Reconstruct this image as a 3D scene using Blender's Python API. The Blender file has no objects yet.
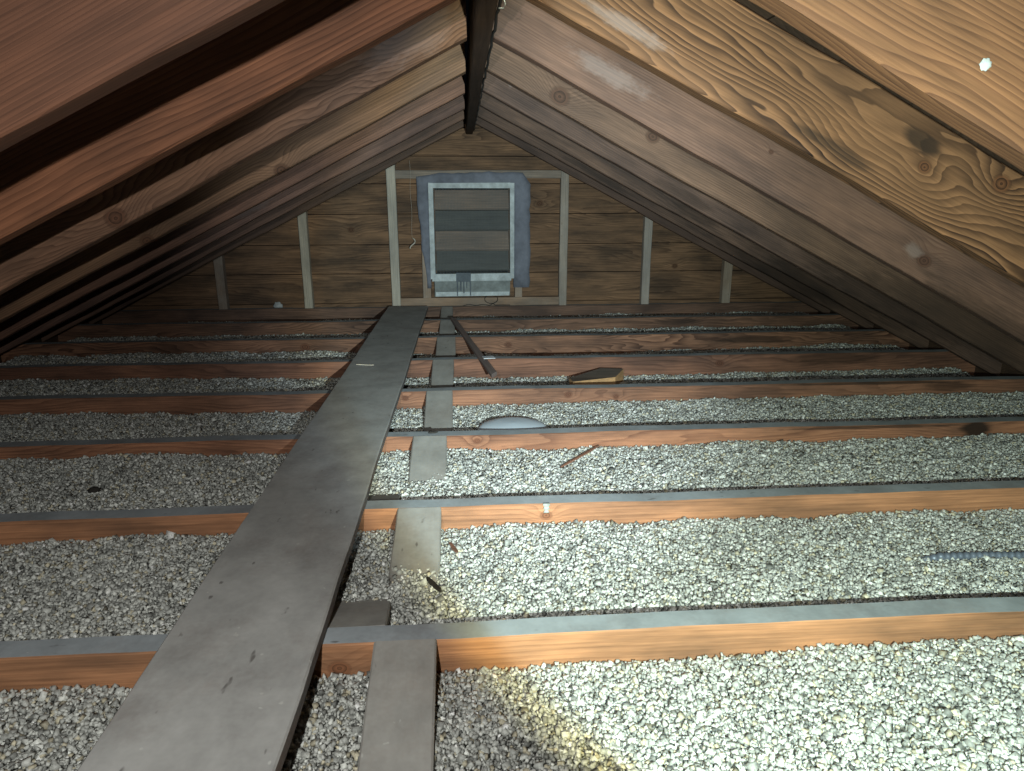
import bpy, math, random
import numpy as np
from mathutils import Vector, Matrix
random.seed(7)
S = 0.406                      # joist spacing (16 in)
TH = math.atan(0.49)            # roof pitch
CT, ST = math.cos(TH), math.sin(TH)
HR = 0.896                     # rafter underside at the ridge, above the joist tops
scn = bpy.context.scene
col = scn.collection

# ------------------------------------------------------------------ helpers
def tag(o, label=None, cat=None, group=None, kind=None):
    if label: o['label'] = label
    if cat: o['category'] = cat
    if group: o['group'] = group
    if kind: o['kind'] = kind
    return o
def link(name, me, mats, parent=None, mat=None):
    o = bpy.data.objects.new(name, me); col.objects.link(o)
    for m in mats: me.materials.append(m)
    if parent: o.parent = parent
    if mat is not None: o.matrix_world = mat
    return o
def empty(name, loc):
    o = bpy.data.objects.new(name, None); col.objects.link(o); o.location = loc; o.empty_display_size = .05
    return o
class MB:
    def __init__(s): s.v = []; s.f = []; s.m = []
    def add(s, vs, fs, mi=0):
        b = len(s.v); s.v += [tuple(v) for v in vs]
        for f in fs: s.f.append([i+b for i in f]); s.m.append(mi)
    def box(s, lo, hi, mi=0, jit=0, top=None):
        x0,y0,z0 = lo; x1,y1,z1 = hi
        c = [(x0,y0,z0),(x1,y0,z0),(x1,y1,z0),(x0,y1,z0),(x0,y0,z1),(x1,y0,z1),(x1,y1,z1),(x0,y1,z1)]
        if jit: c = [(a+random.uniform(-jit,jit),b+random.uniform(-jit,jit),d+random.uniform(-jit,jit)) for a,b,d in c]
        b = len(s.v); s.v += c
        for i,f in enumerate([(0,3,2,1),(4,5,6,7),(0,1,5,4),(1,2,6,5),(2,3,7,6),(3,0,4,7)]):
            s.f.append([k+b for k in f]); s.m.append(top if (top is not None and i == 1) else mi)
    def tube(s, pts, rad, n=10, mi=0):
        pts = [Vector(p) for p in pts]; rings = []
        up = Vector((0,0,1))
        for i,p in enumerate(pts):
            d = (pts[min(i+1,len(pts)-1)]-pts[max(i-1,0)]).normalized()
            a = d.cross(up if abs(d.z) < .95 else Vector((1,0,0))).normalized(); b = a.cross(d)
            r = rad[i] if isinstance(rad, (list,tuple)) else rad
            rings.append([p+a*math.cos(2*math.pi*k/n)*r+b*math.sin(2*math.pi*k/n)*r for k in range(n)])
        vs = [v for r in rings for v in r]; fs = []
        for i in range(len(rings)-1):
            for k in range(n): fs.append((i*n+k, i*n+(k+1)%n, (i+1)*n+(k+1)%n, (i+1)*n+k))
        fs.append(tuple(range(n))[::-1]); fs.append(tuple((len(rings)-1)*n+k for k in range(n)))
        s.add(vs, fs, mi)
    def build(s, name, mats, parent=None, mat=None, smooth=False):
        me = bpy.data.meshes.new(name); me.from_pydata(s.v, [], s.f)
        me.polygons.foreach_set('material_index', s.m)
        if smooth: me.polygons.foreach_set('use_smooth', [True]*len(s.f))
        me.validate(); me.update()
        return link(name, me, mats if isinstance(mats, list) else [mats], parent, mat)

def board(name, x0, x1, W, T, mats, mat=None, parent=None, wob=.0015, seg=.06, ch=.0025, seed=0, cut0=0., cut1=0., topslot=None, botslot=None, y0=0., z0=0., twist=0.):
    """a sawn board: length on local X, width on local Z (z0..z0+W), thickness on local Y (y0..y0+T); chamfered, slightly wavy"""
    rr = random.Random(seed*77+5)
    n = max(2, int((x1-x0)/seg)); ph = [rr.uniform(0,6.28) for _ in range(6)]
    sec = [(ch,0),(T-ch,0),(T,ch),(T,W-ch),(T-ch,W),(ch,W),(0,W-ch),(0,ch)]
    vs = []; fs = []; ms = []
    for i in range(n+1):
        t = i/n; x = x0+(x1-x0)*t
        for (a,b) in sec:
            xx = x
            if i == 0: xx += cut0*b/W
            if i == n: xx += cut1*b/W
            zt = wob*(math.sin(x*5.1+ph[0])+.6*math.sin(x*13+ph[1])+.4*math.sin(x*31+ph[2]))
            zb = wob*(math.sin(x*4.3+ph[3])+.6*math.sin(x*11+ph[4])+.4*math.sin(x*27+ph[5]))
            dz = zt if b > W/2 else zb
            dy = wob*.7*(math.sin(x*3.3+ph[2])+.5*math.sin(x*9+ph[1]))
            vs.append((xx, y0+a+dy, z0+b+dz+rr.uniform(-.0004,.0004)))
    for i in range(n):
        for k in range(8):
            fs.append((i*8+k, i*8+(k+1)%8, (i+1)*8+(k+1)%8, (i+1)*8+k))
            mi = 0
            if topslot is not None and k in (3,4): mi = topslot
            if botslot is not None and k in (0,): mi = botslot
            ms.append(mi)
    fs.append(tuple(range(8))[::-1]); ms.append(0)
    fs.append(tuple(n*8+k for k in range(8))); ms.append(0)
    m = MB(); m.add(vs, fs); m.m = ms
    return m.build(name, mats, parent, mat)

# ------------------------------------------------------------------ materials
def nt_new(name):
    m = bpy.data.materials.new(name); m.use_nodes = True; nt = m.node_tree
    b = nt.nodes['Principled BSDF']
    return m, nt, b
class N:
    def __init__(s, nt): s.nt = nt
    def node(s, t, **kw):
        n = s.nt.nodes.new(t)
        for k,v in kw.items(): setattr(n, k, v)
        return n
    def con(s, sock, v):
        if isinstance(v, bpy.types.NodeSocket): s.nt.links.new(v, sock)
        elif v is not None: sock.default_value = v
    def math(s, op, a, b=None, c=None, clamp=False):
        n = s.node('ShaderNodeMath', operation=op, use_clamp=clamp); s.con(n.inputs[0], a)
        if b is not None: s.con(n.inputs[1], b)
        if c is not None: s.con(n.inputs[2], c)
        return n.outputs[0]
    def vmath(s, op, a, b=None):
        n = s.node('ShaderNodeVectorMath', operation=op); s.con(n.inputs[0], a)
        if b is not None: s.con(n.inputs[1], b)
        return n.outputs['Value'] if op in ('LENGTH','DOT_PRODUCT') else n.outputs[0]
    def noise(s, v, scale, det=3, rough=.55, dist=0):
        n = s.node('ShaderNodeTexNoise'); s.con(n.inputs['Vector'], v)
        n.inputs['Scale'].default_value = scale; n.inputs['Detail'].default_value = det
        n.inputs['Roughness'].default_value = rough; n.inputs['Distortion'].default_value = dist
        return n.outputs['Fac']
    def mapr(s, v, a, b, c=0., d=1., smooth=False):
        n = s.node('ShaderNodeMapRange'); 
        if smooth: n.interpolation_type = 'SMOOTHSTEP'
        s.con(n.inputs[0], v)
        for i,x in enumerate((a,b,c,d)): n.inputs[i+1].default_value = x
        return n.outputs[0]
    def mix(s, f, a, b, bt='MIX'):
        n = s.node('ShaderNodeMix', data_type='RGBA', blend_type=bt); s.con(n.inputs[0], f)
        for i,x in ((6,a),(7,b)):
            if isinstance(x, tuple) and len(x) == 3: x = (*x,1)
            s.con(n.inputs[i], x)
        return n.outputs[2]
    def bump(s, h, st, dist=.002):
        n = s.node('ShaderNodeBump'); n.inputs['Strength'].default_value = st; n.inputs['Distance'].default_value = dist
        s.con(n.inputs['Height'], h); return n.outputs[0]

DUST = (.33,.36,.385)
def wood(name, light, dark, F=150, A=1.2, sx=1.2, sz=7., con=.8, knots=(), stains=(), scuffs=(), seed=0, rough=.7, dust=0., dustcol=DUST, patch=.35, sharp=2.2, bump=.35, spec=.3):
    m, nt, b = nt_new(name); g = N(nt)
    tc = g.node('ShaderNodeTexCoord').outputs['Object']
    off = (seed*3.17+.3, seed*1.31+.7, seed*2.73+.2)
    P = g.vmath('ADD', tc, off)
    sep = g.node('ShaderNodeSeparateXYZ'); g.con(sep.inputs[0], tc)
    st = g.vmath('MULTIPLY', P, (sx, sz, sz))
    n1 = g.noise(st, 1.0, 2, .5)
    n2 = g.noise(g.vmath('MULTIPLY', P, (sx*5, sz*6, sz*6)), 1.0, 2, .5)
    f = g.math('MULTIPLY', g.math('ADD', sep.outputs[2], g.math('MULTIPLY', sep.outputs[1], .6)), F)
    f = g.math('ADD', f, g.math('MULTIPLY', n1, A*10))
    f = g.math('ADD', f, g.math('MULTIPLY', n2, A*.9))
    kd = None
    for (u,v,r) in knots:
        d = g.vmath('MULTIPLY', g.vmath('SUBTRACT', tc, (u,0,v)), (1/(r*1.25), .0, 1/r))
        D = g.vmath('LENGTH', d)
        w = g.math('EXPONENT', g.math('MULTIPLY', g.math('MULTIPLY', D, D), -.22))
        f = g.math('ADD', f, g.math('MULTIPLY', w, max(1.6, F*r*1.5)))
        k = g.mapr(g.math('ADD', D, g.math('MULTIPLY', n2, .5)), .8, 1.35, 1, 0, True)
        dmin = D if kd is None else g.math('MINIMUM', dmin, D)
        kd = k if kd is None else g.math('MAXIMUM', kd, k)
    fr = g.math('FRACT', f)
    ring = g.math('POWER', fr, sharp)
    ring = g.math('MULTIPLY', ring, g.mapr(fr, .93, 1.0, 1, 0, True))
    cm = g.mapr(g.noise(g.vmath('MULTIPLY', P, (1.7, 9, 9)), 1.3, 2), .3, .65, .45, 1.)
    ring = g.math('MULTIPLY', g.math('MULTIPLY', ring, cm), con)
    c = g.mix(ring, light, dark)
    fib = g.noise(g.vmath('MULTIPLY', P, (6, 260, 260)), 1.0, 3, .6)
    c = g.mix(.65, c, g.mix(1., c, g.mix(g.mapr(fib,.25,.75), (.55,.55,.55), (1.4,1.38,1.35)), 'MULTIPLY'))
    big = g.noise(g.vmath('MULTIPLY', P, (2.2, 5, 9)), 1.6, 4, .6)
    tint = g.mix(g.mapr(big,.35,.65), tuple(1-patch*x for x in (1,.95,.85)), (1+patch*.35,1+patch*.3,1+patch*.25))
    c = g.mix(1., c, tint, 'MULTIPLY')
    if kd is not None:
        kr = g.math('FRACT', g.math('ADD', g.math('MULTIPLY', dmin, 2.6), g.math('MULTIPLY', n2, 1.2)))
        kc = g.mix(g.math('POWER', kr, 1.5), (light[0]*.55,light[1]*.45,light[2]*.42), (dark[0]*.3,dark[1]*.3,dark[2]*.3))
        c = g.mix(g.math('MULTIPLY', kd, .85), c, kc)
    for (u,v,ru,rv,s_) in stains:
        D = g.vmath('LENGTH', g.vmath('MULTIPLY', g.vmath('SUBTRACT', tc, (u,0,v)), (1/ru,0,1/rv)))
        k = g.mapr(g.math('ADD', D, g.math('MULTIPLY', g.noise(g.vmath('MULTIPLY', P, (14,20,60)), 1, 3), .9)), .95, 1.5, s_, 0, True)
        c = g.mix(k, c, (.02,.014,.011))
    for (u,v,ru,rv,s_) in scuffs:
        D = g.vmath('LENGTH', g.vmath('MULTIPLY', g.vmath('SUBTRACT', tc, (u,0,v)), (1/ru,0,1/rv)))
        k = g.mapr(g.math('ADD', D, g.math('MULTIPLY', g.noise(g.vmath('MULTIPLY', P, (30,60,60)), 1, 4, .7), 1.3)), 1., 1.65, s_, 0, True)
        c = g.mix(k, c, (.34,.27,.25))
    if dust > 0:
        dn = g.noise(P, 7, 5, .65); dn2 = g.noise(P, 160, 3, .6)
        df = g.math('ADD', g.mapr(dn, .3, .6, dust-.22, dust+.12), g.mapr(dn2, .3, .7, -.06, .06), clamp=True)
        dc = g.mix(g.mapr(g.noise(P, 12, 4, .7), .35, .7), tuple(x*.82 for x in dustcol), tuple(x*1.18 for x in dustcol))
        sk = g.noise(g.vmath('MULTIPLY', P, (28, 60, 60)), 1.0, 2, .5)
        dc = g.mix(g.mapr(sk, .70, .76, 0, .65), dc, (.07,.06,.055))
        sk2 = g.noise(g.vmath('ADD', P, (5.,2.,9.)), 75, 1, .4)
        dc = g.mix(g.mapr(sk2, .77, .80, 0, .6), dc, (.55,.55,.52))
        c = g.mix(df, c, dc)
        rough = .9
    g.con(b.inputs['Base Color'], c); b.inputs['Roughness'].default_value = rough
    b.inputs['Specular IOR Level'].default_value = spec
    h = g.math('ADD', g.math('MULTIPLY', fib, .8), g.math('MULTIPLY', ring, -.5 if dust < .5 else -.1))
    g.con(b.inputs['Normal'], g.bump(h, bump, .0012))
    return m
def plain(name, colr, rough=.7, metal=0., nscale=30, var=.25, bump=.2, spec=.4):
    m, nt, b = nt_new(name); g = N(nt)
    tc = g.node('ShaderNodeTexCoord').outputs['Object']
    n = g.noise(tc, nscale, 4, .65)
    c = g.mix(g.mapr(n,.3,.7), tuple(x*(1-var) for x in colr), tuple(min(1,x*(1+var)) for x in colr))
    g.con(b.inputs['Base Color'], c); b.inputs['Roughness'].default_value = rough; b.inputs['Metallic'].default_value = metal
    b.inputs['Specular IOR Level'].default_value = spec
    if bump: g.con(b.inputs['Normal'], g.bump(n, bump, .002))
    return m

# ------------------------------------------------------------------ the shell
# floor = the plaster ceiling of the room below, between the joists
m_floor = plain('plaster', (.3,.29,.27), .9)
mb = MB(); mb.box((-2.15,-1.3,-.165), (2.15,2.9,-.145)); tag(mb.build('floor', m_floor), kind='structure')
# roof deck: boards over the rafters, both slopes, closing the eaves
m_deck = wood('deck_wood', (.10,.062,.042), (.04,.024,.017), F=90, A=1.2, con=.7, seed=40, patch=.4)
mb = MB(); DEP = .162
for sgn in (-1, 1):
    u = 0.012; i = 0
    while u < 2.5:
        w = .14+.012*math.sin(i*2.1); i += 1
        for (ya, yb) in ((-1.3,.35),(.352,1.9),(1.902,2.93)):
            a = u; c_ = min(u+w-.003, 2.52)
            def P(uu, vv, y): return (sgn*(uu*CT+vv*ST), y, HR-uu*ST+vv*CT)
            vs = [P(a,DEP,ya),P(c_,DEP,ya),P(c_,DEP,yb),P(a,DEP,yb),P(a,DEP+.02,ya),P(c_,DEP+.02,ya),P(c_,DEP+.02,yb),P(a,DEP+.02,yb)]
            fs = [(0,3,2,1),(4,5,6,7),(0,1,5,4),(1,2,6,5),(2,3,7,6),(3,0,4,7)]
            if sgn < 0: fs = [f[::-1] for f in fs]
            mb.add(vs, fs)
        u += w
tag(mb.build('ceiling', m_deck), kind='structure')
# gable wall: horizontal boards
def wallmat():
    m = wood('gable_boards', (.24,.145,.085), (.07,.04,.026), F=70, A=1.6, con=.85, seed=17, patch=.55, sx=1.0, sz=8, knots=((-.62,.40,.016),(.36,.53,.02),(1.1,.2,.016)), spec=.2)
    return m
mb = MB(); z = -.14; i = 0; YW = 2.892
seams = [-.145,.02,.175,.325,.48,.63,.765,.90,1.06]
for i in range(8):
    z0, z1 = seams[i], seams[i+1]
    xm0 = (HR+.158-z0)/.49; xm1 = max(.005, (HR+.158-z1)/.49)
    d = random.uniform(-.003,.003)
    g_ = .0035
    y0 = YW+d; y1 = y0+.02
    vs = [(-xm0,y0,z0),(xm0,y0,z0),(xm1,y0,z1-g_),(-xm1,y0,z1-g_),(-xm0,y1,z0),(xm0,y1,z0),(xm1,y1,z1-g_),(-xm1,y1,z1-g_)]
    mb.add(vs, [(0,1,2,3),(7,6,5,4),(0,4,5,1),(3,2,6,7),(0,3,7,4),(1,5,6,2)])
gw = mb.build('wall_back', wallmat()); tag(gw, kind='structure')
# cut the vent opening
vx0, vx1, vz0, vz1 = -.185, .197, .17, .612
cut = MB(); cut.box((vx0,YW-.1,vz0), (vx1,YW+.2,vz1)); co = cut.build('cutter', m_floor)
md = gw.modifiers.new('open', 'BOOLEAN'); md.object = co; md.operation = 'DIFFERENCE'; md.solver = 'EXACT'
bpy.context.view_layer.update()
dg = bpy.context.evaluated_depsgraph_get(); nm = bpy.data.meshes.new_from_object(gw.evaluated_get(dg))
gw.modifiers.clear(); gw.data = nm; bpy.data.objects.remove(co)

# ------------------------------------------------------------------ ridge board
mr = wood('ridge_wood', (.06,.038,.028), (.025,.016,.012), F=120, A=.8, con=.6, seed=31, spec=.15)
o = board('ridge_board', -1.25, 2.9, .17, .034, [mr], Matrix.Translation((0,0,.868)) @ Matrix.Rotation(math.pi/2, 4, 'Z'), y0=-.017, seed=3)
tag(o, 'dark brown ridge board running away along the peak of the roof', 'ridge board')

# ------------------------------------------------------------------ rafters
def uv(x, z): return (x*CT-(z-HR)*ST, x*ST+(z-HR)*CT)
def K(x, z, r): a, b_ = uv(abs(x), z); return (math.copysign(a, x), b_, r)
R_SPEC = {  # right slope, nearest first
 0: dict(light=(.20,.095,.047), dark=(.055,.022,.013), F=105, A=1.9, sharp=1.5, con=.95, sx=1.3, sz=6, knots=((.66,.20,.03),), patch=.25),
 1: dict(light=(.29,.145,.072), dark=(.022,.010,.007), F=85, A=2.3, con=1.1, sx=1.5, sz=6, knots=(K(.72,.625,.012),K(.86,.60,.017)), stains=((.74,.105,.05,.02,.8),(.62,.03,.10,.012,.6)), scuffs=((.22,.03,.10,.014,.5),), patch=.3, sharp=1.0),
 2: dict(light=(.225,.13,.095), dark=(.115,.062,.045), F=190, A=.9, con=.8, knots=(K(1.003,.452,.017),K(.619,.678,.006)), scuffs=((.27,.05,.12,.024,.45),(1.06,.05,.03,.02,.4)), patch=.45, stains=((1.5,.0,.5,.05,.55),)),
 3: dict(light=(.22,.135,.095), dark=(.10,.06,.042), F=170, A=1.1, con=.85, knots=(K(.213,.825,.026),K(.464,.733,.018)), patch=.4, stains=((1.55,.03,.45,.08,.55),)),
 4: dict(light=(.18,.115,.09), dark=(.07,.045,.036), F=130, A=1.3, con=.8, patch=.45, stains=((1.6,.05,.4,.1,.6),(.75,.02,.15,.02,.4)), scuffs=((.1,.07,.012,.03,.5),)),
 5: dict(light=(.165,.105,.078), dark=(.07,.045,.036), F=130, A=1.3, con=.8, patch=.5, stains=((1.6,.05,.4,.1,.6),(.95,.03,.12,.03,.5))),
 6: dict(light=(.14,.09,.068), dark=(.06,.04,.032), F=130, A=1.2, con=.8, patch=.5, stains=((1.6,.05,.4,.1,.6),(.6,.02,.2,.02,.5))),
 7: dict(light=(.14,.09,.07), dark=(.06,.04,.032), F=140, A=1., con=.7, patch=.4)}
L_SPEC = {
 0: dict(light=(.14,.062,.036), dark=(.07,.03,.018), F=200, A=.7, con=.9, patch=.3),
 1: dict(light=(.28,.12,.064), dark=(.075,.028,.015), F=110, A=1.0, con=.9, patch=.35),
 2: dict(light=(.30,.165,.105), dark=(.09,.045,.028), F=100, A=2.0, sx=2.5, con=.95, knots=(K(-.76,.542,.022),), scuffs=((-.13,.05,.14,.05,.35),), patch=.35),
 3: dict(light=(.26,.15,.09), dark=(.11,.06,.038), F=150, A=1.2, con=.9, knots=(K(-.882,.468,.018),K(-.517,.644,.02)), patch=.35),
 4: dict(light=(.24,.13,.09), dark=(.10,.058,.042), F=150, A=1., con=.8, patch=.4),
 5: dict(light=(.22,.13,.10), dark=(.10,.06,.046), F=150, A=1., con=.8, patch=.45, scuffs=((-.9,.05,.15,.04,.3),)),
 6: dict(light=(.19,.115,.085), dark=(.09,.055,.042), F=150, A=1., con=.8, patch=.45),
 7: dict(light=(.15,.095,.07), dark=(.07,.045,.034), F=150, A=1., con=.8, patch=.4)}
ORD = ['nearest','second','third','fourth','fifth','sixth','seventh','eighth']
RD = {0:'warm orange-brown rafter with a round white spot, nearest on the right slope',
 1:'tan rafter with bold dark swirling grain, second from camera on the right slope',
 2:'purplish-brown rafter with low knot and pale scuff by the ridge, third on right slope',
 3:'brown rafter with two large dark knots near the ridge, fourth on the right slope',
 4:'dull brown rafter, fifth from the camera on the right slope',
 5:'dull brown rafter, sixth from the camera on the right slope',
 6:'dark brown rafter, seventh from the camera on the right slope',
 7:'dark brown rafter against the gable wall on the right slope'}
LD = {0:'reddish straight-grained rafter filling the top left corner, nearest on the left slope',
 1:'orange-brown rafter with fine parallel grain, second from camera on the left slope',
 2:'rafter with pale blotchy sawn end beside the ridge, third on left slope',
 3:'brown rafter with two knots, fourth from the camera on the left slope',
 4:'reddish-brown rafter, fifth from the camera on the left slope',
 5:'brown weathered rafter, sixth from the camera on the left slope',
 6:'dark brown rafter, seventh from the camera on the left slope',
 7:'dark brown rafter against the gable wall on the left slope'}
RT = .041
# measured position, underside height at the ridge and pitch of every rafter (real framing varies a little)
R_FR = [(-.07,.896,.497),(.335,.896,.499),(.70,.893,.512),(1.09,.895,.512),(1.49,.900,.512),(1.895,.905,.512),(2.30,.912,.513),(2.70,.918,.513)]
L_FR = [(-.01,.893,.492),(.355,.893,.492),(.70,.893,.503),(1.11,.895,.500),(1.50,.896,.498),(1.90,.897,.498),(2.30,.899,.498),(2.70,.900,.499)]
for k in range(8):
    for sgn, spec, D_, fr_ in ((1, R_SPEC, RD, R_FR), (-1, L_SPEC, LD, L_FR)):
        yb, hr, pt = fr_[k]; th = math.atan(pt); ct, s_t = math.cos(th), math.sin(th)
        seed = 3*k+(50 if sgn < 0 else 1)
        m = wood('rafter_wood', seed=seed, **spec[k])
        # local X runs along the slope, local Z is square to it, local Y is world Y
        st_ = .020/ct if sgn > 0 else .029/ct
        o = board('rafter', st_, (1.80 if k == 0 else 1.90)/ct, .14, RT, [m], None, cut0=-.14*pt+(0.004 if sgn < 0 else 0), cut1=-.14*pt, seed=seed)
        if sgn < 0:
            for v in o.data.vertices: v.co.x = -v.co.x
            o.data.flip_normals()
            o.matrix_world = Matrix(((ct,0,-s_t,0),(0,1,0,yb),(s_t,0,ct,hr),(0,0,0,1)))
        else:
            o.matrix_world = Matrix(((ct,0,s_t,0),(0,1,0,yb),(-s_t,0,ct,hr),(0,0,0,1)))
        tag(o, D_[k], 'rafter', 'rafters of the %s slope' % ('right' if sgn > 0 else 'left'))

# ------------------------------------------------------------------ ceiling joists
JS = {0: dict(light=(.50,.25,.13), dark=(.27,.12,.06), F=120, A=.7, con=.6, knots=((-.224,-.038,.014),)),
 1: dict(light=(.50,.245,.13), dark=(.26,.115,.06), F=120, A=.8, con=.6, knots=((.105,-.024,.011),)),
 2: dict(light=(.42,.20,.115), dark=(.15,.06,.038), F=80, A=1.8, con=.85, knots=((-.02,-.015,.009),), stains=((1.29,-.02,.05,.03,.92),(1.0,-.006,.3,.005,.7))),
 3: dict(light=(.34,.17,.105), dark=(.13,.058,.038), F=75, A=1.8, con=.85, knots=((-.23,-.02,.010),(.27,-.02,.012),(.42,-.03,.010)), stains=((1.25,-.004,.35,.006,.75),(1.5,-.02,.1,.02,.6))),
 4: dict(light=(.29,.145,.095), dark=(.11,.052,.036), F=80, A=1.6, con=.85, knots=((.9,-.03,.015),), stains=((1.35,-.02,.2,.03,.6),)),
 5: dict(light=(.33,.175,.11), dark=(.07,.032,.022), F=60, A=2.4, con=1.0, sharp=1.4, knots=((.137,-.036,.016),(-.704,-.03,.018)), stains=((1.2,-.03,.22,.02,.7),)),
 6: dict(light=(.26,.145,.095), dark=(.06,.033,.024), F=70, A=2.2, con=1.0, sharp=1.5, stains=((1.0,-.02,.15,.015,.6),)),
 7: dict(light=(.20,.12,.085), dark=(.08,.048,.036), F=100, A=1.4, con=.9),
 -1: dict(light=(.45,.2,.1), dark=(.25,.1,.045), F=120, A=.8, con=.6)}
JL = {-1:'ceiling joist under the near end of the plank, closest to the camera',
 0:'bright orange-brown joist with dusty grey top, lowest one crossing the photo',
 1:'orange joist with a pale drip mark, second from the bottom of the photo',
 2:'dusty-topped joist directly in front of the white disc',
 3:'brown joist with small knots, just in front of the loose wood block',
 4:'reddish joist under the near end of the loose stick, fifth from the bottom',
 5:'joist with wavy dark grain and a round knot, sixth from the bottom',
 6:'narrow dark joist under the far tip of the loose stick, second from the gable wall',
 7:'joist at the foot of the gable wall, farthest from the camera'}
m_dust = [wood('dusty_joist_top', (.2,.12,.08), (.1,.06,.04), F=120, con=.5, seed=60+i, dust=.95, bump=.15) for i in range(3)]
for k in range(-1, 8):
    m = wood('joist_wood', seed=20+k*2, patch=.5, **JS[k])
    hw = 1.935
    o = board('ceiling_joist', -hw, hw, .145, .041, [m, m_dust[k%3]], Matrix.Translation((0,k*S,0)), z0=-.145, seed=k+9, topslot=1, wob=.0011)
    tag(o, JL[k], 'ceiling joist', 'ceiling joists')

# ------------------------------------------------------------------ plank walkway
mp = wood('plank_dusty', (.2,.13,.1), (.1,.06,.045), F=60, con=.5, seed=71, dust=.97, dustcol=(.39,.385,.375), bump=.1)
mpe = wood('plank_edge', (.15,.09,.06), (.07,.04,.03), F=120, con=.5, seed=72, dust=.35)
# local X length (world Y), local Z width -> lay flat
def flat(name, xc, ya, yb, w, t, zb, mats, seed=0, rotz=0., top=0):
    L = yb-ya
    # board local: X length, Z width, Y thickness ; map X->worldY, Z->world X, Y->world Z
    M = Matrix.Translation((xc,ya,zb)) @ Matrix.Rotation(rotz,4,'Z') @ Matrix(((0,0,1,0),(1,0,0,0),(0,1,0,0),(0,0,0,1)))
    return board(name, 0, L, w, t, mats, M, z0=-w/2, seed=seed, wob=.001)
root = flat('plank', -.349, -.72, 2.745, .202, .020, .0015, [mp], seed=4, rotz=-.0047)
me = root.data
me.materials.append(mpe)
for p in me.polygons:
    if p.normal.y < .5: p.material_index = 1
tag(root, 'long wide grey dusty plank laid across the joists as a walkway', 'plank')

# ------------------------------------------------------------------ bridging strips
ms = [wood('strip_dusty', (.22,.15,.11), (.12,.08,.06), F=140, con=.6, seed=80+i, dust=.9, dustcol=(.34,.33,.31), bump=.12) for i in range(4)]
def strip(xc, p0, p1, w, t, label, seed, yawx=0.):
    p0 = Vector((xc,*p0)); p1 = Vector((xc+yawx,*p1)); d = (p1-p0); L = d.length; d.normalize()
    a = Vector((1,0,0)); a = (a-d*a.dot(d)).normalized()
    n = a.cross(d); 
    if n.z < 0: n = -n
    # X->d, Z->a, Y->n (check handedness)
    M = Matrix((( d.x,n.x,a.x,p0.x),(d.y,n.y,a.y,p0.y),(d.z,n.z,a.z,p0.z),(0,0,0,1)))
    if M.to_3x3().determinant() < 0:
        a = -a; M = Matrix((( d.x,n.x,a.x,p0.x),(d.y,n.y,a.y,p0.y),(d.z,n.z,a.z,p0.z),(0,0,0,1)))
    o = board('bridging_strip', 0, L, w, t, [ms[seed%4]], M, z0=-w/2, y0=-t, seed=seed+30, wob=.0008)
    return tag(o, label, 'bridging strip', 'wooden bridging strips between the joists')
SL = ['first','second','third','fourth','fifth','sixth','seventh','eighth']
for k in range(8):
    xc = (-.134,-.139,-.136,-.125,-.124,-.122,-.125,-.135)[k]; w = (.083,.086,.083,.079,.077,.078,.07,.06)[k]
    yf = k*S-.0015; yb = (k-1)*S+.043
    z1 = -.078
    lab = ['grey strip at the photo\'s bottom edge, dropping from the lowest joist',
     'grey strip beside the bright beam patch, dropping from the second joist into the insulation',
     'grey speckled strip dropping from the joist in front of the white disc',
     'grey strip between white disc and plank, dropping from the fourth joist',
     'grey strip dropping from the joist under the near end of the loose stick',
     'grey strip dropping from the sixth joist, left of the round knot',
     'small grey strip dropping from the seventh joist beside the far tip of the stick',
     'smallest grey strip, dropping from the joist at the foot of the gable wall'][k]
    strip(xc, (yf, .002), (yb, z1), w, .018, lab, k)
for k in range(2):
    ya = k*S+.0425; yb = (k+1)*S-.003
    strip((-.217,-.224)[k], (ya, -.005), (yb, -.112), (.104,.082)[k], .018, ('grey strip leaning away behind the lowest joist, against the plank edge','grey strip end just behind the second joist, against the plank edge')[k], 10+k, yawx=-.02)

# ------------------------------------------------------------------ vermiculite
def level(k, x):
    T = {-0:[(-.5,-.048),(-.05,-.05),(.27,-.045),(.57,-.037)],1:[(-.73,-.040),(0,-.042),(.8,-.044)],2:[(-.93,-.03),(0,-.041),(1,-.038)],
     3:[(-1.27,-.045),(-.7,-.058),(.37,-.046),(1.3,-.045)],4:[(-1.5,-.046),(-.7,-.058),(.25,-.074),(1.6,-.070)],
     5:[(-1.7,-.051),(-.8,-.05),(.3,-.086),(1.6,-.061)],6:[(-1.7,-.06),(-.9,-.062),(.35,-.055),(1.7,-.054)],7:[(-1.,-.069),(.7,-.056)]}[k]
    return np.interp(x, [a for a,_ in T], [b for _,b in T])
def hgt(k, x, y):
    r = np.random.RandomState(k+3); h = level(k, x)
    for a, f in ((.0035,9.),(.003,17.),(.002,37.)):
        p = r.uniform(0,6.28,4); h = h + a*np.sin(x*f+p[0]+1.3*np.sin(y*f*.8+p[2]))*np.cos(y*f*1.1+p[1])
    # hollowed behind the nearer joist on the right-hand side to deepen its shadow line
    yn = y-((k-1)*S+.041)
    h = h - .024*np.clip(1-yn/.08,0,1)*np.clip((x+.2)/.3,0,1)
    return h
def verm_mat():
    m, nt, b = nt_new('vermiculite'); g = N(nt)
    a = g.node('ShaderNodeAttribute', attribute_name='grain'); 
    tc = g.node('ShaderNodeTexCoord').outputs['Object']
    n = g.noise(tc, 420, 3, .6)
    c = g.mix(1., a.outputs['Color'], g.mix(g.mapr(n,.3,.7), (.78,.78,.76), (1.15,1.15,1.15)), 'MULTIPLY')
    g.con(b.inputs['Base Color'], c); b.inputs['Roughness'].default_value = .55; b.inputs['Specular IOR Level'].default_value = .45
    g.con(b.inputs['Normal'], g.bump(n, .5, .001))
    return m
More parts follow.
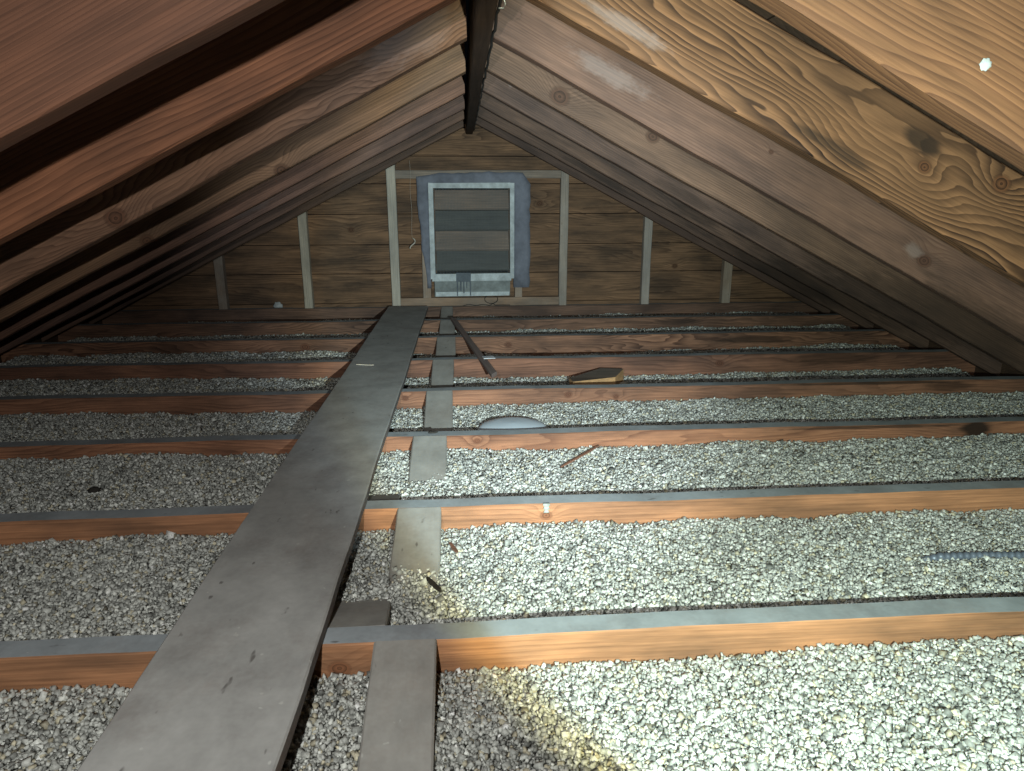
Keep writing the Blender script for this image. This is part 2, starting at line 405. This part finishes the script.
def bed_mat():
    m, nt, b = nt_new('vermiculite_bed'); g = N(nt)
    tc = g.node('ShaderNodeTexCoord').outputs['Object']
    v = g.node('ShaderNodeTexVoronoi'); g.con(v.inputs['Vector'], tc); v.inputs['Scale'].default_value = 120
    sep = g.node('ShaderNodeSeparateColor'); g.con(sep.inputs[0], v.outputs['Color'])
    c = g.mix(sep.outputs[0], (.22,.21,.20), (.5,.5,.47))
    g.con(b.inputs['Base Color'], c); b.inputs['Roughness'].default_value = .8
    g.con(b.inputs['Normal'], g.bump(g.math('SUBTRACT', 1., v.outputs['Distance']), .9, .006))
    return m
mv, mbed = verm_mat(), bed_mat()
for sgn, nm_ in ((-1,'wall_left'),(1,'wall_right')):
    mb = MB()
    for k in range(8):
        mb.box((min(sgn*1.906,sgn*1.926),(k-1)*S+.0425,-.144), (max(sgn*1.906,sgn*1.926),k*S-.0015,-.004))
    tag(mb.build(nm_, m_deck), kind='structure')
GC = np.array([[-1,-1,-1],[1,-1,-1],[1,1,-1],[-1,1,-1],[-1,-1,1],[1,-1,1],[1,1,1],[-1,1,1]], float)
GF = np.array([[0,3,2,1],[4,5,6,7],[0,1,5,4],[1,2,6,5],[2,3,7,6],[3,0,4,7]])
def bay(k, label):
    ya, yb = (k-1)*S+.0425, k*S-.0015
    rs = np.random.RandomState(100+k)
    # bed surface
    nx, ny = 240, 24; hw = 1.83
    X, Y = np.meshgrid(np.linspace(-hw,hw,nx), np.linspace(ya,yb,ny), indexing='ij')
    Z = hgt(k, X, Y)-.006
    bv = np.stack([X,Y,Z],-1).reshape(-1,3)
    ii, jj = np.meshgrid(np.arange(nx-1), np.arange(ny-1), indexing='ij'); q0 = (ii*ny+jj).ravel()
    bf = np.stack([q0,q0+ny,q0+ny+1,q0+1],-1)
    # grains
    dcam = (ya+yb)/2+.81
    xl = min(hw-.01, .80*dcam+.75); xs, xe = -xl, xl
    size = .0059 if k < 2 else .0066 if k < 4 else .0078
    sp = size*.80
    gx, gy = np.meshgrid(np.arange(xs,xe,sp), np.arange(ya+.003,yb-.003,sp), indexing='ij')
    n = gx.size
    gx = (gx.ravel()+rs.uniform(-.5,.5,n)*sp); gy = gy.ravel()+rs.uniform(-.5,.5,n)*sp
    gy = np.clip(gy, ya+.004, yb-.004)
    extra = int(n*.28); ex = rs.uniform(xs,xe,extra); ey = rs.uniform(ya+.004,yb-.004,extra)
    gz = hgt(k, gx, gy)+rs.uniform(-.0035,.0018,n); ez = hgt(k, ex, ey)+rs.uniform(.0005,.0045,extra)
    gx = np.concatenate([gx,ex]); gy = np.concatenate([gy,ey]); gz = np.concatenate([gz,ez]); n = gx.size
    sc = size*.5*np.exp(rs.normal(0,.25,n)); sc = np.clip(sc, .0018, .0072)
    dims = np.stack([sc*rs.uniform(.75,1.15,n), sc*rs.uniform(.7,1.1,n), sc*rs.uniform(.4,.85,n)],-1)
    V = GC[None]*dims[:,None,:]
    V = V*(1-.30*(rs.uniform(0,1,(n,8,1)))) + rs.uniform(-.16,.16,(n,8,3))*sc[:,None,None]
    ax = rs.normal(0,1,(n,4)); ax /= np.linalg.norm(ax,axis=1,keepdims=True); w,x,y,z = ax.T
    Rm = np.stack([1-2*(y*y+z*z),2*(x*y-z*w),2*(x*z+y*w),2*(x*y+z*w),1-2*(x*x+z*z),2*(y*z-x*w),2*(x*z-y*w),2*(y*z+x*w),1-2*(x*x+y*y)],-1).reshape(n,3,3)
    V = np.einsum('nij,nkj->nki', Rm, V) + np.stack([gx,gy,gz],-1)[:,None,:]
    gv = V.reshape(-1,3); gf = (GF[None]+8*np.arange(n)[:,None,None]).reshape(-1,4)+len(bv)
    # colours: silvery, beige, a few dark or golden flakes
    val = np.clip(rs.normal(.50,.14,n), .16, .88); t = rs.uniform(0,1,n)
    base = np.stack([val*.97, val*.985, val*.94],-1)
    gold = t < .09; base[gold] *= np.array([1.0,.90,.72]); dk = (t > .13)&(t < .19); base[dk] *= .45
    wh = t > .93; base[wh] = np.clip(base[wh]*1.6, 0, .9)
    c = np.ones((n,8,4)); c[:,:,:3] = base[:,None,:]
    allv = np.concatenate([bv,gv]); allf = np.concatenate([bf,gf])
    me = bpy.data.meshes.new('vermiculite_insulation')
    me.vertices.add(len(allv)); me.vertices.foreach_set('co', allv.astype(np.float32).ravel())
    me.loops.add(allf.size); me.loops.foreach_set('vertex_index', allf.astype(np.int32).ravel())
    me.polygons.add(len(allf)); me.polygons.foreach_set('loop_start', np.arange(0,allf.size,4,dtype=np.int32))
    mi = np.zeros(len(allf),np.int32); mi[:len(bf)] = 1
    me.materials.append(mv); me.materials.append(mbed)
    me.polygons.foreach_set('material_index', mi)
    at = me.color_attributes.new('grain', 'FLOAT_COLOR', 'POINT')
    cc = np.concatenate([np.full((len(bv),4),.4), c.reshape(-1,4)]).astype(np.float32)
    at.data.foreach_set('color', cc.ravel())
    me.update(calc_edges=True)
    o = bpy.data.objects.new('vermiculite_insulation', me); col.objects.link(o)
    tag(o, label, 'insulation', 'loose vermiculite between the joists', 'stuff')
VL = ['loose grey-white vermiculite at the bottom of the photo, in front of the lowest joist',
 'loose vermiculite with the corrugated conduit on it, behind the lowest joist',
 'loose vermiculite with a reddish splinter, between second and third joists',
 'loose vermiculite around the white disc, behind the third joist',
 'loose vermiculite around the loose wood block',
 'thin band of vermiculite between the fifth and sixth joists',
 'thin band of vermiculite between the sixth and seventh joists',
 'vermiculite in the last bay in front of the gable wall']
for k in range(8): bay(k, VL[k])

# ------------------------------------------------------------------ gable framing
def stud(x0, x1, zt, label, seed, light=(.29,.25,.2), zb=.001, cut=True, name='gable_stud', yf=2.846):
    w = x1-x0
    m = wood('stud_wood', light, tuple(a*.55 for a in light), F=110, A=.8, con=.6, seed=seed, patch=.3, dust=.3, dustcol=(.42,.40,.36))
    # X->world Z (up), Z->world X, Y->world Y
    M = Matrix(((0,0,1,x0),(0,1,0,yf),(1,0,0,zb),(0,0,0,1)))
    # determinant of this map is -1: mirror Z so the board stays right-handed
    M = Matrix(((0,0,-1,x1),(0,1,0,yf),(1,0,0,zb),(0,0,0,1)))
    sl = 0
    if cut: sl = w*.5*(1 if (x0+x1) > 0 else -1)
    o = board(name, 0, zt-zb, w, .042, [m], M, seed=seed, wob=.0008, cut1=sl)
    return tag(o, label, 'stud', 'studs of the gable wall')
def rz(x): return HR+.035-.49*abs(x)
stud(-1.318,-1.272, rz(1.318)-.002, 'shortest brown stud at the left end of the gable wall', 101, (.3,.21,.15))
stud(-.878,-.834, rz(.878)-.002, 'pale grey stud second from the left on the gable wall', 102, (.55,.51,.42))
stud(-.423,-.378, rz(.423)-.002, 'tall pale grey stud left of the vent', 103, (.56,.52,.44))
stud(.464,.505, rz(.505)-.002, 'tall greyish stud right of the vent', 104, (.42,.36,.30))
stud(.912,.955, rz(.955)-.002, 'pale stud second from the right on the gable wall', 105, (.46,.41,.36))
stud(1.360,1.405, rz(1.405)-.002, 'shortest brown stud at the right end of the gable wall', 106, (.38,.29,.21))
stud(-.258,-.217, .652, 'brown upright beside the left edge of the vent', 107, (.38,.26,.18), zb=.048, cut=False)
stud(.226,.266, .652, 'brown upright beside the right edge of the vent', 108, (.38,.26,.18), zb=.048, cut=False)
def rail(z0, z1, x0, x1, label, seed, light, yf=2.847):
    m = wood('rail_wood', light, tuple(a*.5 for a in light), F=120, A=.9, con=.7, seed=seed, patch=.4, dust=.2, dustcol=(.25,.24,.22))
    o = board('rail', x0, x1, z1-z0, .04, [m], Matrix.Translation((0,yf,z0)), seed=seed, wob=.0008)
    return tag(o, label, 'rail')
rail(.654,.694,-.377,.463,'horizontal grey-brown rail above the vent', 111, (.34,.28,.23))
rail(.003,.047,-.377,.463,'horizontal brown rail below the vent', 112, (.42,.29,.20))

# ------------------------------------------------------------------ vent
v = empty('gable_vent', (0.005,2.842,.05)); tag(v, 'square louvred gable vent with pale frame and torn grey flashing on end wall', 'vent')
bpy.context.view_layer.update()
MI = v.matrix_world.inverted()
def vb(mb, name, mat, smooth=False):
    o = mb.build(name, mat, v, None, smooth); o.matrix_parent_inverse = MI; return o
m_fl = plain('flashing_grey', (.19,.205,.25), .8, 0, 9, .35, .4)
m_fr = plain('vent_frame_pale', (.50,.56,.58), .6, 0, 25, .3, .3)
m_sl = wood('slat_lit_brown', (.40,.30,.235), (.2,.14,.11), F=60, A=.8, con=.5, seed=120, dust=.3, dustcol=(.2,.2,.2))
m_sg = wood('slat_dim_grey', (.16,.17,.165), (.09,.09,.09), F=60, A=.8, con=.5, seed=121, dust=.3, dustcol=(.14,.15,.15))
m_pn = plain('vent_panel', (.23,.26,.26), .7, 0, 18, .35, .3)
m_dr = plain('drip_blue', (.10,.125,.15), .6, 0, 30, .3, .2)
# torn flashing: a bent sheet with a wavy outer border
def ring_sheet(inner, outer_fn, nseg, y, t, bulge):
    m = MB(); x0,x1,z0,z1 = inner; pts = []
    per = [((x0,z0),(x0,z1)),((x0,z1),(x1,z1)),((x1,z1),(x1,z0))]
    for (a,b_) in per:
        for i in range(nseg): s_ = i/nseg; pts.append((a[0]+(b_[0]-a[0])*s_, a[1]+(b_[1]-a[1])*s_))
    pts.append((x1,z0)); vs = []; R_ = 5
    for i,p in enumerate(pts):
        q = outer_fn(i/(len(pts)-1), p)
        for r in range(R_):
            s_ = r/(R_-1); yy = y-bulge*math.sin(s_*3.0)*(1+.6*math.sin(i*1.3+r)); 
            vs.append((p[0]+(q[0]-p[0])*s_, yy, p[1]+(q[1]-p[1])*s_))
    n = len(vs); vs += [(a,b_+t,c_) for a,b_,c_ in vs]; fs = []
    for i in range(len(pts)-1):
        for r in range(R_-1):
            a = i*R_+r; f = (a,a+1,a+R_+1,a+R_); fs.append(f); fs.append(tuple(n+k for k in f)[::-1])
        a = i*R_; fs.append((a,a+R_,a+R_+n,a+n)); a = i*R_+R_-1; fs.append((a,a+n,a+R_+n,a+R_))
    for base in (0,(len(pts)-1)*R_):
        for r in range(R_-1): fs.append((base+r,base+r+n,base+r+1+n,base+r+1))
    m.add(vs, fs); return m
rr = random.Random(5)
def ofn(t, p):
    x, z_ = p; w = rr.uniform(-.005,.005)+.004*math.sin(t*37)
    if t < .34:                                     # left side: narrow at the bottom
        s_ = t/.34; return (x-.022-.034*min(1,s_*1.4)+w*.6, z_+ (.045*s_**6))
    if t < .67:
        s_ = (t-.34)/.33; return (x+(-.05*(1-s_)**4)+(.05*s_**4), z_+.062+w*.6-(.02*(1-s_)**5))
    s_ = (t-.67)/.33; return (x+.080+.012*s_+w*1.2, z_+(.05*(1-s_)**6))
fl = ring_sheet((-.213,.219,.10,.622), ofn, 16, 2.840, .002, .004)
vb(fl, 'flashing', m_fl, True)
fm = MB()
def fr(lo, hi): fm.box(lo, hi, 0, .0012)
fr((-.214,2.825,.150),(-.189,2.875,.632)); fr((.201,2.825,.150),(.222,2.875,.632)); fr((-.189,2.825,.606),(.201,2.875,.632)); 
vb(fm, 'frame', m_fr)
fm = MB(); fm.box((-.206,2.822,.140),(.205,2.86,.176),0,.002); vb(fm, 'sill_strip', m_fr)
fm = MB(); fm.box((-.197,2.836,.058),(.200,2.85,.139),0,.002); vb(fm, 'lower_panel', m_pn)
fm = MB(); fm.box((-.190,2.829,.060),(.195,2.835,.080),0,.002); vb(fm, 'bottom_batten', m_fr)
# blue-grey drips running over sill strip and panel
fm = MB()
for (xa,xb,za,zb_) in ((-.082,-.006,.135,.182),(-.080,-.074,.062,.14),(-.062,-.056,.085,.14),(-.046,-.040,.075,.14),(-.012,-.006,.062,.14),(-.030,-.026,.10,.14)):
    fm.box((xa,2.8185,za),(xb,2.8215 if zb_ > .15 else 2.8355,zb_),0,.001)
vb(fm, 'drip', m_dr)
tilt = math.radians(52)
for i in range(4):
    zc = .235+i*.104
    fm = MB(); 
    L_ = .062; ca, sa = math.cos(tilt), math.sin(tilt)
    y_c = 2.905; pts = []
    for (a,b_) in ((-L_,-.006),(L_,-.006),(L_,.006),(-L_,.006)):
        pts.append((y_c+a*ca*.55-b_*sa, zc+a*sa*.95+b_*ca))
    vs = [(-.187,p[0],p[1]) for p in pts]+[(.199,p[0],p[1]) for p in pts]
    fm.add(vs, [(0,1,2,3),(7,6,5,4),(0,4,5,1),(1,5,6,2),(2,6,7,3),(3,7,4,0)])
    vb(fm, 'louver', m_sl if i in (1,3) else m_sg)  # lit and dim louver bands put into the slat colours by turns
# insect screen: real crossed wires, fine
sm, nt, b_ = nt_new('screen_wire'); b_.inputs['Base Color'].default_value = (.13,.145,.145,1); b_.inputs['Roughness'].default_value = .6
fm = MB(); wr = .00045; st = .0075
x = -.187
while x < .2: fm.box((x-wr,2.852,.176),(x+wr,2.8535,.608)); x += st
z = .178
while z < .608: fm.box((-.188,2.8535,z-wr),(.2,2.855,z+wr)); z += st
vb(fm, 'insect_screen', sm)

# ------------------------------------------------------------------ loose objects
# stick
mst = wood('stick_wood', (.34,.22,.18), (.2,.12,.1), F=200, A=.6, con=.5, seed=130, dust=.6, dustcol=(.25,.215,.21))
p0 = Vector((-.098,2.425,.0015)); p1 = Vector((.046,1.385,.0015)); d = (p1-p0); L = d.length; d.normalize(); a = Vector((0,0,1)).cross(d)
M = Matrix(((d.x,0,a.x,p0.x),(d.y,0,a.y,p0.y),(0,1,a.z,p0.z),(0,0,0,1)))
if M.to_3x3().determinant() < 0: a = -a; M = Matrix(((d.x,0,a.x,p0.x),(d.y,0,a.y,p0.y),(0,1,a.z,p0.z),(0,0,0,1)))
stk = board('loose_stick', 0, L, .024, .014, [mst], M, z0=-.012, seed=8, wob=.0006, cut1=.035)
tag(stk, 'long narrow loose stick lying across joists below the vent', 'stick')
mt = plain('tag_white', (.8,.84,.9), .6, 0, 40, .1)
fm = MB(); fm.box((-.012,-.02,0),(.028,.022,.002),0,.001)
o = fm.build('paper_scrap', mt); o.location = (.030,1.58,.0165); o.rotation_euler = (0,0,.14)
tag(o, 'tiny white scrap lying on the loose stick near its lower end', 'scrap')
# wood block (offcut) on the vermiculite
mbk = wood('block_cut', (.52,.32,.16), (.36,.2,.1), F=200, A=.6, con=.5, seed=140)
mbt = wood('block_top', (.17,.125,.095), (.06,.045,.035), F=100, A=.8, con=.8, seed=141, dust=.3, dustcol=(.12,.115,.11))
fm = MB()
bl = [(.318,1.425),(.475,1.475),(.522,1.545),(.44,1.56),(.312,1.475)]
zb_, zt_ = -.088, -.036
vs = [(x,y,zb_) for x,y in bl]+[(x+random.uniform(-.003,.003),y,zt_+(.012 if i in (2,3) else 0)) for i,(x,y) in enumerate(bl)]
n = len(bl)
fm.add(vs, [tuple(range(n))[::-1]]); fm.add(vs, [tuple(range(n,2*n))], 1)
fm.add(vs, [(i,(i+1)%n,n+(i+1)%n,n+i) for i in range(n)])
o = fm.build('wood_block', [mbk, mbt])
bv_ = o.modifiers.new('bevel','BEVEL'); bv_.width = .002; bv_.segments = 2
tag(o, 'rough offcut block with dark dusty top and pale orange cut edge, right of loose stick', 'wood block')
# round white lid
mlid = plain('lid_white', (.72,.82,.92), .45, 0, 14, .06, .05)
fm = MB(); prof = [(0,.026),(.05,.024),(.082,.018),(.092,.012),(.097,.004),(.099,0),(.099,-.03),(.0,-.03)]
ns = 48; vs = []; fs = []
for r,zz in prof:
    for i in range(ns): vs.append((r*math.cos(2*math.pi*i/ns), r*math.sin(2*math.pi*i/ns), zz))
for j in range(len(prof)-1):
    for i in range(ns): fs.append((j*ns+i, (j+1)*ns+i, (j+1)*ns+(i+1)%ns, j*ns+(i+1)%ns))
fm.add(vs, fs); o = fm.build('fixture_lid', mlid, smooth=True); o.location = (.080,.954,-.044)
tag(o, 'round white fixture lid half hidden behind a joist', 'lid')
# corrugated conduit
mcd = plain('conduit_grey', (.20,.235,.30), .4, .35, 40, .12, .1)
fm = MB(); pts = []; rad = []; nn = 420
for i in range(nn):
    t = i/(nn-1); x = .735+t*.95
    y = .226-.075*t+.004*math.sin(t*9); zz = -.037+.002*math.sin(t*7)
    if t < .05: zz -= .012*(1-t/.05)
    pts.append((x,y,zz+level(1,x)+.042)); rad.append(.0068+.0009*math.sin(i*2*math.pi/5))
fm.tube(pts, rad, 14); o = fm.build('flexible_conduit', mcd, smooth=True)
tag(o, 'grey corrugated flexible conduit lying on vermiculite at the right edge', 'conduit')
# splinters and bits
mspl = wood('splinter_wood', (.26,.13,.09), (.12,.06,.04), F=200, A=.5, con=.6, seed=150)
mspd = plain('bark_dark', (.03,.026,.023), .85, 0, 60, .4)
mspw = plain('splinter_pale', (.62,.55,.45), .6, 0, 60, .2)
def splinter(p0, p1, w, t, mat, label, name='wood_splinter'):
    p0 = Vector(p0); p1 = Vector(p1); d = p1-p0; L = d.length; d.normalize(); a = d.cross(Vector((0,0,1))).normalized()*w/2; up = Vector((0,0,t))
    m = MB(); vs = []
    for s_, ww in ((0,.35),(.15,.9),(.6,1.),(.9,.7),(1,.1)):
        c_ = p0+d*L*s_+Vector((0,0,.15*t*math.sin(s_*7)))
        vs += [c_-a*ww, c_+a*ww, c_+a*ww*.8+up, c_-a*ww*.8+up]
    fs = [(0,3,2,1)]
    for i in range(4):
        for k in range(4): fs.append((i*4+k, i*4+(k+1)%4, i*4+4+(k+1)%4, i*4+4+k))
    fs.append((16,17,18,19)); m.add(vs, fs); o = m.build(name, mat); return tag(o, label, 'splinter')
splinter((.172,.675,-.036),(.284,.792,-.030),.007,.003,mspl,'reddish-brown splinter on vermiculite below the white disc')
splinter((-.118,.222,-.042),(-.092,.168,-.034),.008,.005,mspd,'small dark splinter at the buried foot of a grey strip')
splinter((-.082,.335,-.038),(-.066,.290,-.034),.008,.003,mspl,'tiny orange splinter on vermiculite right of a grey strip')
splinter((-.412,1.478,.0245),(-.352,1.464,.0245),.006,.002,mspw,'thin white splinter on the middle of the plank')
splinter((-.140,.828,.002),(-.118,.836,.002),.008,.004,mspd,'dark flake on top of the third joist')
m = MB(); vs = []; r_ = random.Random(4)
bpy_pts = []
for i in range(3):
    zz = (-.002,.006,.012)[i]; rr_ = (.010,.012,.006)[i]
    vs += [(rr_*math.cos(j*math.pi/3)*r_.uniform(.8,1.4), rr_*math.sin(j*math.pi/3)*r_.uniform(.7,1.), zz) for j in range(6)]
m.add(vs, [tuple(range(6))[::-1]]+[(i*6+j,i*6+(j+1)%6,i*6+6+(j+1)%6,i*6+6+j) for i in range(2) for j in range(6)]+[tuple(range(12,18))])
o = m.build('debris_chunk', mspd); o.location = (-.832,.592,-.028); tag(o, 'small black chunk on vermiculite left of the plank', 'debris')
# white spots: a paint-daubed nail plate on the rafter and a round patch on the wall
mwh = plain('white_daub', (.42,.45,.46), .6, 0, 60, .3, .5)
def daub(name, loc, r, axis, label, cat):
    m = MB(); vs = []; ns = 18; r_ = random.Random(int(r*1e5))
    for (f_, h) in ((1,0),(.9,.35),(.55,.8),(0.05,1.)):
        for i in range(ns): q = r*f_*(1+.12*math.sin(i*2.3)); vs.append((q*math.cos(2*math.pi*i/ns), -h*r*.3, q*math.sin(2*math.pi*i/ns)))
    fs = [(j*ns+i, j*ns+(i+1)%ns, (j+1)*ns+(i+1)%ns, (j+1)*ns+i) for j in range(3) for i in range(ns)]
    fs.append(tuple(range(ns))[::-1]); fs.append(tuple(3*ns+i for i in range(ns)))
    m.add(vs, fs); o = m.build(name, mwh, smooth=True); o.location = loc; return tag(o, label, cat)
daub('plaster_dab', (.496,-.0705,.707), .0065, 'y', 'small round white dab on the nearest right rafter', 'plaster dab')
daub('plaster_dab', (-1.025,2.889,.008), .024, 'y', 'round whitish dab low on the gable wall, right of its shortest left stud', 'plaster dab')
# hanging string with a curled end
m = MB(); pts = [(-.300+.002*math.sin(i*.4), 2.80, .738-.0125*i) for i in range(31)]
pts += [(-.300+.014*math.sin(i*.55), 2.80+.003*math.cos(i), .363-.006*i) for i in range(1,10)]
m.tube(pts, [.0005]*31+[.0035]*9, 6)
o = m.build('hanging_string', plain('string_white', (.6,.55,.47), .8), smooth=True); tag(o, 'thin string with a curled pale end hanging left of the vent', 'string')
# dark wire looped on the last joist
mw = plain('wire_black', (.02,.02,.02), .5, 0, 50, .1, 0)
m = MB(); pts = [(-.05+.02*i+.0, 2.822+.006*math.sin(i*1.3), .006+.006*abs(math.sin(i*.9))) for i in range(8)]
pts += [(.10+.035*math.sin(i*.5), 2.822-.01*math.cos(i*.5), .018+.022*(1-math.cos(i*.5))) for i in range(1,14)]
pts += [(.12+.02*i, 2.822+.004*math.sin(i), .008) for i in range(5)]
m.tube([(a,b_+.012,c_) for a,b_,c_ in pts], .0018, 6)
o = m.build('looped_wire', mw, smooth=True); tag(o, 'thin black looped wire on the farthest joist below the vent', 'wire')
# cable stapled along the ridge board
m = MB(); pts = [(.0205+.0015*math.sin(i*1.7), -.2+i*.05, .874+.003*math.sin(i*2.3)) for i in range(60)]
m.tube(pts, .003, 8); o = m.build('ridge_cable', mw, smooth=True); tag(o, 'black cable stapled along the right lower edge of the ridge board', 'cable')
m = MB(); m.tube([(.020,.40,.878),(.027,.40,.874),(.029,.40,.868),(.026,.40,.862),(.018,.40,.862)], .0013, 6)
o = m.build('cable_staple', plain('staple_metal', (.6,.62,.62), .35, .6, 40, .1, 0), smooth=True); tag(o, 'small bright metal staple on the ridge cable', 'staple')
# pale drip on the face of the second joist
m = MB(); vs = []
for i in range(9):
    t = i/8; zz = .0016-.020*t; w = .006*(1-.35*t)+.0015*math.sin(i*2); vs += [(.105-w, S-.0012-(.002 if 0<i<8 else 0), zz), (.105+w, S-.0012-(.002 if 0<i<8 else 0), zz)]
n = len(vs); vs += [(a,b_+.004,c_) for a,b_,c_ in vs]
fs = [(2*i,2*i+2,2*i+3,2*i+1) for i in range(8)]+[tuple(n+k for k in (2*i+1,2*i+3,2*i+2,2*i)) for i in range(8)]
fs += [(2*i,n+2*i,n+2*i+2,2*i+2) for i in range(8)]+[(2*i+1,2*i+3,n+2*i+3,n+2*i+1) for i in range(8)]+[(0,1,n+1,n),(16,n+16,n+17,17)]
m.add(vs, fs); o = m.build('glue_drip', plain('drip_pale', (.42,.44,.40), .5), smooth=True); tag(o, 'pale hardened drip on the face of the second joist', 'drip')

# ------------------------------------------------------------------ camera (solved from the photo)
CAM = Vector((-.047,-.8086,.579)); yaw, pit, rol, F_ = .0704, .2717, -.0015, 688.7
fwd = Vector((math.sin(yaw)*math.cos(pit), math.cos(yaw)*math.cos(pit), -math.sin(pit)))
rgt = Vector((math.cos(yaw), -math.sin(yaw), 0)); up = rgt.cross(fwd)
r2 = rgt*math.cos(rol)+up*math.sin(rol); u2 = -rgt*math.sin(rol)+up*math.cos(rol)
cd = bpy.data.cameras.new('camera'); cam = bpy.data.objects.new('camera', cd); col.objects.link(cam)
cam.matrix_world = Matrix(((r2.x,u2.x,-fwd.x,CAM.x),(r2.y,u2.y,-fwd.y,CAM.y),(r2.z,u2.z,-fwd.z,CAM.z),(0,0,0,1)))
cd.sensor_width = 36; cd.lens = F_/1024*36; cd.clip_start = .02
scn.camera = cam
def pixdir(px, py): return (fwd+r2*(px-512)/F_-u2*(py-385.5)/F_).normalized()

# ------------------------------------------------------------------ light: a torch (tight beam, yellow rim) on the right, a phone lamp on the left, plus an added far fill
def spot(name, loc, px, py, deg, energy, colr, blend, rad):
    l = bpy.data.lights.new(name, 'SPOT'); l.energy = energy; l.color = colr; l.spot_size = math.radians(deg); l.spot_blend = blend; l.shadow_soft_size = rad
    o = bpy.data.objects.new(name, l); col.objects.link(o)
    far = CAM+pixdir(px, py)*2.5
    o.location = loc; o.rotation_euler = (far-Vector(loc)).to_track_quat('-Z','Y').to_euler()
    return o
A = (.12,-.80,.472); B = (-.175,-.80,.658)
spot('torch_beam', A, 780, 340, 75, 52, (.52,.84,1.), .12, .007)
spot('torch_rim', A, 780, 340, 81, 38, (1.,.95,.45), .16, .008)
spot('added_far_spot', A, 500, 290, 52, 140, (.80,.95,1.), 1., .007)  # added fill off the beam axis, brightens the gable and far centre
spot('phone_lamp', B, 340, 380, 135, 33, (.97,.98,.93), 1., .008)
w = bpy.data.worlds.new('night'); scn.world = w; w.use_nodes = True
w.node_tree.nodes['Background'].inputs[0].default_value = (.02,.022,.03,1); w.node_tree.nodes['Background'].inputs[1].default_value = .05

vs_ = scn.view_settings
vs_.view_transform = 'Standard'; vs_.look = 'None'; vs_.exposure = 0.; vs_.gamma = 1.; vs_.use_curve_mapping = False
